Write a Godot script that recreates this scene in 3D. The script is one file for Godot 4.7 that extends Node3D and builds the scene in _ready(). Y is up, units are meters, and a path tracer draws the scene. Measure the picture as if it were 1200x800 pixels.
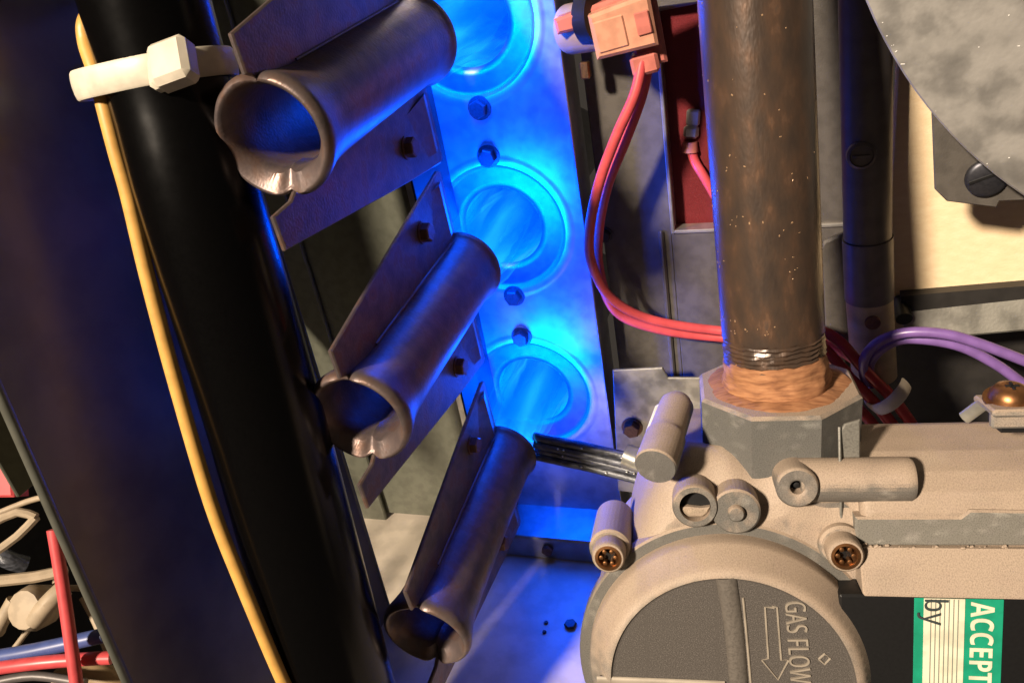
extends Node3D
# A gas furnace's burner compartment, lit by a work light from the upper left and by three blue flames.
# World axes: x to the right along the burner plate, y up, z from the plate (z = 0) towards the viewer. mm() takes millimetres.

var rng := RandomNumberGenerator.new()
var names := {}
var materials := {}

func _ready() -> void:
	rng.seed = 7
	# ---------- camera, background, light
	var cam := Camera3D.new()
	cam.name = "camera"
	cam.transform = Transform3D(Basis(Vector3(0.94234, -0.16606, -0.29053), Vector3(-0.00198, 0.86541, -0.50107), Vector3(0.33464, 0.47275, 0.81518)), mm(103.16, 107.06, 273.40))
	cam.fov = 44.90
	cam.near = 0.005
	cam.far = 5.0
	add_child(cam)
	var env := Environment.new()
	env.background_mode = Environment.BG_COLOR
	env.background_color = Color(0.27, 0.245, 0.22)
	env.background_energy_multiplier = 0.8
	env.tonemap_mode = Environment.TONE_MAPPER_LINEAR
	env.tonemap_exposure = 1.0
	env.sdfgi_enabled = true
	env.ssao_enabled = true
	env.ssil_enabled = true
	var we := WorldEnvironment.new()
	we.name = "environment"
	we.environment = env
	add_child(we)
	var work := SpotLight3D.new()
	work.name = "work_light"
	work.look_at_from_position(mm(-1040, 1760, 2500), mm(55, -20, 40), Vector3.UP)
	work.light_color = Color(1.0, 0.925, 0.835)
	work.light_energy = 27.0
	work.light_size = 0.14
	work.spot_range = 6.0
	work.spot_attenuation = 2.0
	work.spot_angle = 8.5
	work.spot_angle_attenuation = 1.0
	work.shadow_enabled = true
	add_child(work)

	make_materials()
	setting()
	burners()
	flames()
	left_side()
	pipe_and_valve()
	right_side()
	wiring()

# ---------------------------------------------------------------- helpers

func mm(x: float, y: float, z: float) -> Vector3:
	return Vector3(x, y, z) * 0.001

func numbered(called: String) -> String:
	var n: int = names.get(called, -1) + 1
	names[called] = n
	return called if n == 0 else "%s_%03d" % [called, n]

func tag(o: Node, label: String, category: String, group := "") -> Node:
	o.set_meta("label", label)
	o.set_meta("category", category)
	if group:
		o.set_meta("group", group)
	return o

func thing(called: String, label: String, category: String, where := Vector3.ZERO, group := "", turn := Basis.IDENTITY) -> Node3D:
	var o := Node3D.new()
	o.name = numbered(called)
	o.transform = Transform3D(turn, where)
	add_child(o, true)
	tag(o, label, category, group)
	return o

func copy(o: Node3D, called: String, label: String, where: Vector3) -> Node3D:
	var c: Node3D = o.duplicate()
	c.name = numbered(called)
	add_child(c, true)
	c.position = where
	c.set_meta("label", label)
	return c

func structure(o: Node) -> Node:
	o.set_meta("kind", "structure")
	return o

# A soup of triangles, given counter-clockwise seen from outside, committed as one named mesh.
class Shape:
	var p := PackedVector3Array()
	var xf := Transform3D.IDENTITY

	func at(where: Vector3, turn := Basis.IDENTITY) -> Shape:
		xf = Transform3D(turn, where)
		return self

	func tri(a: Vector3, b: Vector3, c: Vector3) -> void:
		p.append(xf * a); p.append(xf * c); p.append(xf * b)

	func quad(a: Vector3, b: Vector3, c: Vector3, d: Vector3) -> void:
		tri(a, b, c); tri(a, c, d)

	func out_tri(mid: Vector3, a: Vector3, b: Vector3, c: Vector3) -> void:
		if (b - a).cross(c - a).dot((a + b + c) / 3.0 - mid) < 0.0: tri(a, c, b)
		else: tri(a, b, c)

	# outline (radius, height) in mm, turned round z from the back to the front
	func lathe(prof: Array, n := 32) -> Shape:
		for i in prof.size() - 1:
			var a: Vector2 = prof[i] * 0.001
			var b: Vector2 = prof[i + 1] * 0.001
			for k in n:
				var s := Vector2.from_angle(TAU * k / n)
				var t := Vector2.from_angle(TAU * (k + 1) / n)
				var a0 := Vector3(a.x * s.x, a.x * s.y, a.y)
				var a1 := Vector3(a.x * t.x, a.x * t.y, a.y)
				var b0 := Vector3(b.x * s.x, b.x * s.y, b.y)
				var b1 := Vector3(b.x * t.x, b.x * t.y, b.y)
				if a.x > 0.0: tri(a0, a1, b1)
				if b.x > 0.0: tri(a0, b1, b0)
		return self

	# a box of that size (mm) round c (mm) with chamfered edges
	func box(c: Vector3, size: Vector3, bev := 0.3) -> Shape:
		c *= 0.001
		var h := size * 0.0005
		var b := minf(bev * 0.001, minf(h.x, minf(h.y, h.z)) * 0.9)
		var corner := func(sx, sy, sz, axis):
			var v := Vector3(sx * (h.x - b), sy * (h.y - b), sz * (h.z - b))
			v[axis] += [sx, sy, sz][axis] * b
			return v + c
		for s in [-1, 1]:
			for axis in 3:
				var q := []
				for w in [[-1, -1], [1, -1], [1, 1], [-1, 1]]:
					var e := [0, 0, 0]
					e[axis] = s; e[(axis + 1) % 3] = w[0]; e[(axis + 2) % 3] = w[1]
					q.append(corner.call(e[0], e[1], e[2], axis))
				out_tri(c, q[0], q[1], q[2]); out_tri(c, q[0], q[2], q[3])
		for axis in 3:
			for s in [-1, 1]:
				for t in [-1, 1]:
					var e0 := [0, 0, 0]; var e1 := [0, 0, 0]
					e0[axis] = -1; e1[axis] = 1
					for e in [e0, e1]:
						e[(axis + 1) % 3] = s; e[(axis + 2) % 3] = t
					var u := (axis + 1) % 3
					var v := (axis + 2) % 3
					var q := [corner.call(e0[0], e0[1], e0[2], u), corner.call(e0[0], e0[1], e0[2], v), corner.call(e1[0], e1[1], e1[2], v), corner.call(e1[0], e1[1], e1[2], u)]
					out_tri(c, q[0], q[1], q[2]); out_tri(c, q[0], q[2], q[3])
		for sx in [-1, 1]:
			for sy in [-1, 1]:
				for sz in [-1, 1]:
					out_tri(c, corner.call(sx, sy, sz, 0), corner.call(sx, sy, sz, 1), corner.call(sx, sy, sz, 2))
		return self

	# an outline (mm, x and y) drawn out from z0 to z1 (mm), both rims bevelled
	func prism(outline: Array, z0: float, z1: float, bev := 0.3) -> Shape:
		var poly := PackedVector2Array(outline)
		if Geometry2D.is_polygon_clockwise(poly):
			poly.reverse()
		var n := poly.size()
		var inner := PackedVector2Array()
		for i in n:
			var d0 := (poly[i] - poly[(i + n - 1) % n]).normalized()
			var d1 := (poly[(i + 1) % n] - poly[i]).normalized()
			var m := (Vector2(-d0.y, d0.x) + Vector2(-d1.y, d1.x))
			inner.append(poly[i] + m / maxf(0.35, m.length_squared() * 0.5) * bev)
		var ring := func(q: PackedVector2Array, z: float):
			var r := []
			for v in q: r.append(Vector3(v.x, v.y, z) * 0.001)
			return r
		var rings := [ring.call(inner, z0), ring.call(poly, z0 + bev), ring.call(poly, z1 - bev), ring.call(inner, z1)]
		for k in 3:
			for i in n:
				quad(rings[k][i], rings[k][(i + 1) % n], rings[k + 1][(i + 1) % n], rings[k + 1][i])
		var t := Geometry2D.triangulate_polygon(inner)
		for i in range(0, t.size(), 3):
			var a := t[i]; var b := t[i + 1]; var c := t[i + 2]
			if (inner[b] - inner[a]).cross(inner[c] - inner[a]) < 0.0:
				var w := b; b = c; c = w
			tri(rings[3][a], rings[3][b], rings[3][c])
			tri(rings[0][a], rings[0][c], rings[0][b])
		return self

	# a round rod of that radius (mm) along points (metres); flat squeezes it along its second axis
	func rod(points: Array, radius: float, n := 12, smooth := 6, radii := [], flat := 1.0, first := Vector3.UP, steady := false) -> Shape:
		var c := []
		var rr := []
		var last := points.size() - 1
		for i in last:
			for k in smooth:
				var t := float(k) / smooth
				c.append(points[i].cubic_interpolate(points[i + 1], points[maxi(i - 1, 0)], points[mini(i + 2, last)], t))
				rr.append((lerpf(radii[i], radii[i + 1], t) if radii else radius) * 0.001)
		c.append(points[last])
		rr.append((radii[last] if radii else radius) * 0.001)
		var side := Vector3.ZERO
		var before := []
		for i in c.size():
			var d: Vector3 = (c[mini(i + 1, c.size() - 1)] - c[maxi(i - 1, 0)]).normalized()
			if i == 0:
				side = first if absf(d.dot(first)) < 0.95 else Vector3.RIGHT
			if steady: side = first
			side = (side - d * side.dot(d)).normalized()
			var other := d.cross(side)
			var now := []
			for k in n:
				var a := TAU * k / n
				now.append(c[i] + (side * cos(a) + other * sin(a) * flat) * rr[i])
			for k in n:
				var l := (k + 1) % n
				if i > 0: quad(before[k], before[l], now[l], now[k])
				if i == 0: tri(c[0], now[l], now[k])
				if i == c.size() - 1: tri(c[i], now[k], now[l])
			before = now
		return self

	# split faces until no edge is longer than that (mm)
	func finer(longest: float) -> Shape:
		var todo := p.duplicate()
		var done := PackedVector3Array()
		var most := longest * longest * 1e-6
		while todo.size():
			var rest := PackedVector3Array()
			for f in range(0, todo.size(), 3):
				var a := todo[f]; var b := todo[f + 1]; var c := todo[f + 2]
				var ab := a.distance_squared_to(b); var bc := b.distance_squared_to(c); var ca := c.distance_squared_to(a)
				var big := maxf(ab, maxf(bc, ca))
				if big <= most:
					done.append(a); done.append(b); done.append(c)
				elif big == ab:
					var h := (a + b) * 0.5
					rest.append_array(PackedVector3Array([a, h, c, h, b, c]))
				elif big == bc:
					var h := (b + c) * 0.5
					rest.append_array(PackedVector3Array([a, b, h, a, h, c]))
				else:
					var h := (c + a) * 0.5
					rest.append_array(PackedVector3Array([a, b, h, h, b, c]))
			todo = rest
		p = done
		return self

	# push every point along a noise field
	func rough(noise: FastNoiseLite, much: float, freq: float) -> Shape:
		for i in p.size():
			var q := p[i] * 1000.0 * freq
			p[i] += Vector3(noise.get_noise_3dv(q), noise.get_noise_3dv(q + Vector3(31, 7, 3)), noise.get_noise_3dv(q + Vector3(5, 61, 17))) * much * 0.001
		return self

	func mesh(limit := 40.0) -> ArrayMesh:
		var kept := PackedVector3Array()
		for f in p.size() / 3:
			if (p[f * 3 + 2] - p[f * 3]).cross(p[f * 3 + 1] - p[f * 3]).length_squared() > 1e-18:
				for k in 3: kept.append(p[f * 3 + k])
		p = kept
		var faces := PackedVector3Array()
		var about := {}
		var keys := []
		for f in p.size() / 3:
			faces.append((p[f * 3 + 2] - p[f * 3]).cross(p[f * 3 + 1] - p[f * 3]))
			for k in 3:
				var key := Vector3i((p[f * 3 + k] * 200000.0).round())
				keys.append(key)
				if about.has(key): about[key].append(f)
				else: about[key] = [f]
		var normals := PackedVector3Array()
		normals.resize(p.size())
		var least := cos(deg_to_rad(limit))
		for f in p.size() / 3:
			var own := faces[f].normalized()
			for k in 3:
				var sum := Vector3.ZERO
				for g in about[keys[f * 3 + k]]:
					if faces[g].normalized().dot(own) >= least: sum += faces[g]
				normals[f * 3 + k] = sum.normalized() if sum.length_squared() > 0.0 else own
		var arrays := []
		arrays.resize(Mesh.ARRAY_MAX)
		arrays[Mesh.ARRAY_VERTEX] = p
		arrays[Mesh.ARRAY_NORMAL] = normals
		var m := ArrayMesh.new()
		m.add_surface_from_arrays(Mesh.PRIMITIVE_TRIANGLES, arrays)
		return m

func put(called: String, shape: Shape, mat: String, parent: Node = null, limit := 40.0) -> MeshInstance3D:
	var o := MeshInstance3D.new()
	o.mesh = shape.mesh(limit)
	o.material_override = null
	o.mesh.surface_set_material(0, materials[mat])
	if parent:
		o.name = called
		parent.add_child(o, true)
	else:
		o.name = numbered(called)
		add_child(o, true)
	return o

# Dust settled on whatever faces up: bare casting elsewhere. The grains lie there whatever the light does.
func dusty(called: String, shape: Shape, parent: Node3D, metal := Color(0.17, 0.155, 0.135), least := 0.05, most := 0.5, limit := 40.0) -> MeshInstance3D:
	var m := shape.finer(2.6).mesh(limit)
	var a := m.surface_get_arrays(0)
	var colors := PackedColorArray()
	var up := Vector3(0.05, 0.97, 0.1)
	var dust := Color(0.41, 0.315, 0.235)
	var n := FastNoiseLite.new()
	n.seed = 4
	n.frequency = 0.09
	for i in a[Mesh.ARRAY_VERTEX].size():
		var at: Vector3 = a[Mesh.ARRAY_VERTEX][i] * 1000.0
		var lie: float = a[Mesh.ARRAY_NORMAL][i].dot(up) + 0.2 * n.get_noise_3dv(at) + 0.22 * n.get_noise_3dv(at * 5.0)
		var tone := dust.lerp(Color(0.33, 0.255, 0.19), 0.6 * smoothstep(0.0, 0.6, n.get_noise_3dv(at * 0.7 + Vector3(40, 9, 2))))
		tone = tone.lerp(Color(0.47, 0.375, 0.285), 0.6 * smoothstep(0.1, 0.6, n.get_noise_3dv(at * 0.5 + Vector3(4, 90, 12))))
		metal.a = 1.0
		var bare := (metal * 0.82).lerp(metal * 1.45, smoothstep(0.15, 0.6, n.get_noise_3dv(at * 3.1 + Vector3(14, 2, 70))))
		colors.append(bare.lerp(tone, smoothstep(least, most, lie)))
	a[Mesh.ARRAY_COLOR] = colors
	var made := ArrayMesh.new()
	made.add_surface_from_arrays(Mesh.PRIMITIVE_TRIANGLES, a)
	made.surface_set_material(0, materials.dusty)
	var o := MeshInstance3D.new()
	o.mesh = made
	o.name = called
	parent.add_child(o, true)
	return o

func lettering(called: String, words: String, height: float, depth: float, mat: String, parent: Node3D, where: Vector3, turn: Basis, bold := false, stretch := 1.0) -> MeshInstance3D:
	var t := TextMesh.new()
	var f := SystemFont.new()
	f.font_names = PackedStringArray(["Droid Sans"])
	f.font_weight = 700 if bold else 400
	t.font = f
	t.text = words
	t.font_size = 64
	t.pixel_size = height * 0.001 / 46.0
	t.depth = depth * 0.001
	t.material = materials[mat]
	var o := MeshInstance3D.new()
	o.mesh = t
	o.name = called
	o.transform = Transform3D(turn * Basis.from_scale(Vector3(stretch, 1, 1)), where)
	parent.add_child(o, true)
	return o

const FRONT := Basis.IDENTITY                                                          # lathe axis to +z
var RIGHTWARD := Basis(Vector3(0, 0, -1), Vector3(0, 1, 0), Vector3(1, 0, 0))           # lathe axis to +x
var UPWARD := Basis(Vector3(1, 0, 0), Vector3(0, 0, -1), Vector3(0, 1, 0))              # lathe axis to +y

func towards(d: Vector3) -> Basis:
	d = d.normalized()
	var x := (Vector3.UP if absf(d.y) < 0.9 else Vector3.RIGHT).cross(d).normalized()
	return Basis(x, d.cross(x), d)

# ---------------------------------------------------------------- materials

func noise_tex(freq: float, stops: Array, size := 512, kind := FastNoiseLite.TYPE_SIMPLEX_SMOOTH, octaves := 5, s := 1) -> NoiseTexture2D:
	var n := FastNoiseLite.new()
	n.noise_type = kind
	n.seed = s
	n.frequency = freq
	n.fractal_octaves = octaves
	var g := Gradient.new()
	var offs := PackedFloat32Array()
	var cols := PackedColorArray()
	for st in stops:
		offs.append(st[0]); cols.append(st[1])
	g.offsets = offs
	g.colors = cols
	var t := NoiseTexture2D.new()
	t.width = size
	t.height = size
	t.seamless = true
	t.noise = n
	t.color_ramp = g
	return t

func grey(v: float) -> Color:
	return Color(v, v, v)

func lin(r: float, g: float, b: float) -> Color:
	return Color(r, g, b).linear_to_srgb()

func mat(called: String, color: Color, rough: float, metal := 0.0, albedo: Texture2D = null, rough_tex: Texture2D = null, bump: Texture2D = null, relief := 0.01, scale := Vector3.ONE * 25.0) -> StandardMaterial3D:
	var m := StandardMaterial3D.new()
	m.resource_name = called
	m.albedo_color = color
	m.roughness = rough
	m.metallic = metal
	m.uv1_triplanar = true
	m.uv1_scale = scale
	m.albedo_texture = albedo
	if rough_tex:
		m.roughness_texture = rough_tex
	if bump:
		m.heightmap_enabled = true
		m.heightmap_texture = bump
		m.heightmap_scale = relief
	materials[called] = m
	return m

func make_materials() -> void:
	var mottle := noise_tex(0.012, [[0.0, grey(0.86)], [0.45, grey(0.94)], [0.6, grey(0.98)], [1.0, grey(1.0)]])
	var spangle := noise_tex(0.014, [[0.0, grey(0.66)], [0.36, grey(0.8)], [0.52, grey(0.9)], [0.64, grey(0.95)], [1.0, grey(1.0)]], 512, FastNoiseLite.TYPE_SIMPLEX_SMOOTH, 6, 3)
	var fine := noise_tex(0.12, [[0.0, grey(0.0)], [1.0, grey(1.0)]], 512, FastNoiseLite.TYPE_SIMPLEX_SMOOTH, 3, 5)
	var scale_ := noise_tex(0.014, [[0.0, Color(0.33, 0.31, 0.31)], [0.4, Color(0.42, 0.37, 0.36)], [0.58, Color(0.47, 0.41, 0.385)], [0.7, Color(0.45, 0.36, 0.32)], [0.8, Color(0.49, 0.38, 0.31)], [1.0, Color(0.38, 0.33, 0.31)]], 512, FastNoiseLite.TYPE_SIMPLEX_SMOOTH, 6, 41)
	var scale2 := noise_tex(0.03, [[0.0, grey(0.35)], [0.5, grey(0.7)], [0.7, grey(1.0)], [1.0, grey(1.0)]], 256, FastNoiseLite.TYPE_SIMPLEX_SMOOTH, 5, 43)
	var gritty := noise_tex(0.07, [[0.0, grey(0.70)], [0.3, grey(0.84)], [0.5, grey(0.92)], [0.8, grey(0.94)], [0.86, grey(1.0)], [1.0, grey(1.0)]], 512, FastNoiseLite.TYPE_SIMPLEX, 5, 51)
	var grain := noise_tex(0.06, [[0.0, grey(0.8)], [0.42, grey(0.93)], [0.6, grey(0.98)], [1.0, grey(1.0)]], 512, FastNoiseLite.TYPE_SIMPLEX_SMOOTH, 5, 8)
	var wear := noise_tex(0.02, [[0.0, grey(0.82)], [0.5, grey(0.92)], [1.0, grey(1.0)]], 512, FastNoiseLite.TYPE_SIMPLEX_SMOOTH, 5, 9)
	var specks := noise_tex(0.075, [[0.0, grey(0.62)], [0.6, grey(0.75)], [0.78, grey(0.85)], [0.84, grey(1.0)], [1.0, Color(1, 1, 1)]], 512, FastNoiseLite.TYPE_SIMPLEX, 3, 12)
	var rust := noise_tex(0.012, [[0.0, Color(0.24, 0.205, 0.185)], [0.4, Color(0.29, 0.24, 0.205)], [0.6, Color(0.32, 0.255, 0.21)], [0.76, Color(0.35, 0.27, 0.215)], [0.86, Color(0.42, 0.32, 0.25)], [1.0, Color(0.33, 0.28, 0.245)]], 1024, FastNoiseLite.TYPE_SIMPLEX_SMOOTH, 7, 21)
	var dope := noise_tex(0.03, [[0.0, Color(0.34, 0.20, 0.12)], [0.35, Color(0.50, 0.33, 0.21)], [0.6, Color(0.60, 0.415, 0.275)], [1.0, Color(0.68, 0.50, 0.35)]], 512, FastNoiseLite.TYPE_SIMPLEX_SMOOTH, 5, 23)
	var board := noise_tex(0.02, [[0.0, Color(0.90, 0.79, 0.63)], [0.5, Color(0.92, 0.82, 0.66)], [1.0, Color(0.94, 0.85, 0.70)]], 512, FastNoiseLite.TYPE_SIMPLEX_SMOOTH, 6, 25)
	mat("plate", grey(0.68), 0.38, 0.9, mottle, wear, null, 0.0, Vector3.ONE * 18)
	mat("tube_inside", grey(0.6), 0.45, 0.4, mottle, null, fine, 0.006)
	mat("burner", Color(0.97, 0.96, 0.96), 0.46, 0.5, scale_, wear, fine, 0.006, Vector3.ONE * 16)
	mat("screw", Color(0.46, 0.33, 0.26), 0.48, 0.4, grain, null, fine, 0.006)
	mat("dark_screw", Color(0.26, 0.26, 0.28), 0.4, 0.7, grain)
	mat("panel", Color(0.44, 0.41, 0.34), 0.4, 0.2, mottle, wear, null, 0.0, Vector3.ONE * 9)
	mat("panel_edge", Color(0.42, 0.42, 0.38), 0.4, 0.4, mottle)
	mat("hose", Color(0.022, 0.02, 0.02), 0.24, 0.0, grain, wear)
	materials.hose.metallic_specular = 0.35
	mat("yellow", Color(0.84, 0.64, 0.33), 0.45, 0.0, mottle)
	mat("nylon", Color(0.84, 0.80, 0.72), 0.42, 0.0, mottle)
	materials.nylon.backlight_enabled = true
	materials.nylon.backlight = Color(0.3, 0.28, 0.25)
	mat("red", Color(0.82, 0.32, 0.33), 0.38, 0.0, mottle)
	mat("deep_red", Color(0.68, 0.16, 0.18), 0.4, 0.0, mottle)
	mat("purple", Color(0.48, 0.36, 0.60), 0.32, 0.0, mottle)
	mat("blue", Color(0.30, 0.36, 0.58), 0.4, 0.0, mottle)
	mat("salmon", Color(0.84, 0.60, 0.49), 0.35, 0.0, mottle)
	materials.salmon.backlight_enabled = true
	materials.salmon.backlight = Color(0.3, 0.16, 0.1)
	mat("rose", Color(0.78, 0.46, 0.41), 0.35, 0.0, mottle)
	mat("ceramic", Color(0.62, 0.52, 0.38), 0.55, 0.0, mottle)
	mat("brass", Color(0.88, 0.66, 0.36), 0.3, 1.0, grain)
	mat("bronze", Color(0.60, 0.42, 0.27), 0.38, 0.9, grain)
	mat("pipe", grey(1.0), 0.33, 0.35, rust, wear, fine, 0.005, Vector3(16, 5, 16))
	materials.pipe.uv1_scale = Vector3(16, 16, 6)
	mat("dope", grey(1.0), 0.85, 0.0, dope, null, fine, 0.010, Vector3(10, 10, 55))
	mat("dusty", grey(1.0), 0.72, 0.0, gritty, wear, fine, 0.004, Vector3.ONE * 55)
	materials.dusty.vertex_color_use_as_albedo = true
	mat("casting", Color(0.50, 0.49, 0.46), 0.42, 0.35, grain, wear, fine, 0.002, Vector3.ONE * 40)
	mat("cover_face", Color(0.46, 0.435, 0.41), 0.5, 0.2, specks, wear, fine, 0.003, Vector3.ONE * 60)
	mat("rib_metal", Color(0.43, 0.405, 0.375), 0.45, 0.3, grain, null, fine, 0.004, Vector3.ONE * 30)
	mat("raised", Color(0.62, 0.58, 0.52), 0.5, 0.2, mottle)
	mat("black", Color(0.045, 0.043, 0.045), 0.5, 0.0, grain)
	mat("green", Color(0.07, 0.56, 0.43), 0.5, 0.0, mottle)
	mat("paper", Color(0.85, 0.82, 0.72), 0.6, 0.0, mottle)
	mat("ink", Color(0.42, 0.44, 0.40), 0.7)
	mat("dark_ink", Color(0.16, 0.2, 0.2), 0.7)
	mat("galvanised", Color(0.62, 0.61, 0.57), 0.40, 0.5, spangle, wear, fine, 0.004, Vector3.ONE * 12)
	mat("galvanised_disc", Color(0.68, 0.665, 0.64), 0.46, 0.4, spangle, wear, fine, 0.004, Vector3.ONE * 9)
	mat("grey_panel", Color(0.38, 0.36, 0.335), 0.5, 0.3, mottle, wear, fine, 0.004)
	mat("pole", Color(0.40, 0.375, 0.365), 0.5, 0.2, mottle, wear)
	mat("cream", Color(0.68, 0.61, 0.51), 0.6, 0.0, mottle, null, fine, 0.003)
	mat("board", grey(0.95), 0.9, 0.0, board, null, fine, 0.006, Vector3(14, 30, 14))
	mat("floor", Color(0.78, 0.73, 0.66), 0.45, 0.2, mottle, wear, fine, 0.003, Vector3.ONE * 10)
	mat("maroon", Color(0.46, 0.075, 0.11), 0.7, 0.0, grain, null, fine, 0.03, Vector3.ONE * 60)
	mat("olive", Color(0.37, 0.375, 0.325), 0.5, 0.2, mottle, wear)
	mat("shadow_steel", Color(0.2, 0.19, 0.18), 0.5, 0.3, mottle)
	mat("fleck", Color(0.62, 0.5, 0.38), 0.4, 0.3)
	mat("scratch", Color(0.93, 0.92, 0.9), 0.35, 0.2)
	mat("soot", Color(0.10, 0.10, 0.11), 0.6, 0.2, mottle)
	mat("heat_tint", Color(0.38, 0.38, 0.42), 0.42, 0.9, mottle, wear)
	mat("bright", Color(0.84, 0.82, 0.78), 0.3, 0.8, mottle)
	mat("tag", Color(0.86, 0.84, 0.82), 0.6, 0.0, mottle)
	mat("lead", Color(0.36, 0.37, 0.40), 0.34, 0.1, scale2, null, fine, 0.01, Vector3(20, 60, 60))

	# burning gas: lets what is behind it through, and gives off its own light in long streaks
	var streaks := noise_tex(0.011, [[0.0, Color(0.0, 0.22, 0.80)], [0.4, Color(0.0, 0.34, 0.95)], [0.6, Color(0.03, 0.46, 1.0)], [0.74, Color(0.12, 0.66, 1.0)], [1.0, Color(0.2, 0.8, 1.0)]], 256, FastNoiseLite.TYPE_SIMPLEX_SMOOTH, 2, 31)
	for f in [["flame_sheath", 0.17, 1.7], ["flame_core", 0.22, 2.2], ["flame_tongue", 0.30, 2.6]]:
		var m := mat(f[0], Color(0.0, 0.02, 0.06, f[1]), 0.9, 0.0)
		m.transparency = BaseMaterial3D.TRANSPARENCY_ALPHA
		m.emission_enabled = true
		m.emission_operator = BaseMaterial3D.EMISSION_OP_MULTIPLY
		m.emission = Color.WHITE
		m.emission_texture = streaks
		m.emission_energy_multiplier = f[2]
		m.metallic_specular = 0.0
		m.uv1_scale = Vector3(30, 30, 4)

func hex_head(s: Shape, r: float, h: float, washer := 0.0) -> Shape:
	var o := []
	for k in 6:
		o.append(Vector2.from_angle(TAU * k / 6.0 + 0.3) * r)
	if washer > 0.0:
		s.lathe([Vector2(0, 0), Vector2(washer, 0), Vector2(washer, 0.5), Vector2(0, 0.9)], 20)
	s.prism(o, 0.2, h, 0.35)
	return s

# ---------------------------------------------------------------- the setting: plates, floor and walls

const HOLES := [71.4, -2.8, -77.0]

# a sheet of x by y (mm) in z = 0 with a round hole of radius r at the middle (cx, cy); rings of the pressed dish follow to the rim
func pierced(s: Shape, x0: float, x1: float, y0: float, y1: float, cx: float, cy: float, prof: Array, n := 64) -> void:
	var edge := []
	for k in n:
		var d := Vector2.from_angle(TAU * k / n)
		var t := INF
		if d.x > 0.001: t = minf(t, (x1 - cx) / d.x)
		if d.x < -0.001: t = minf(t, (x0 - cx) / d.x)
		if d.y > 0.001: t = minf(t, (y1 - cy) / d.y)
		if d.y < -0.001: t = minf(t, (y0 - cy) / d.y)
		edge.append(Vector2(cx, cy) + d * t)
	for c in [Vector2(x0, y0), Vector2(x1, y0), Vector2(x1, y1), Vector2(x0, y1)]:
		var best := 0
		for k in n:
			if edge[k].distance_to(c) < edge[best].distance_to(c): best = k
		edge[best] = c
	var rings := []
	for q in prof:
		var r := []
		for k in n:
			var d: Vector2 = Vector2.from_angle(TAU * k / n) * q.x
			r.append(mm(cx + d.x, cy + d.y, q.y))
		rings.append(r)
	var rim := []
	for e in edge: rim.append(mm(e.x, e.y, 0))
	rings.append(rim)
	for i in rings.size() - 1:
		for k in n:
			var l := (k + 1) % n
			s.quad(rings[i][k], rings[i + 1][k], rings[i + 1][l], rings[i][l])

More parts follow.
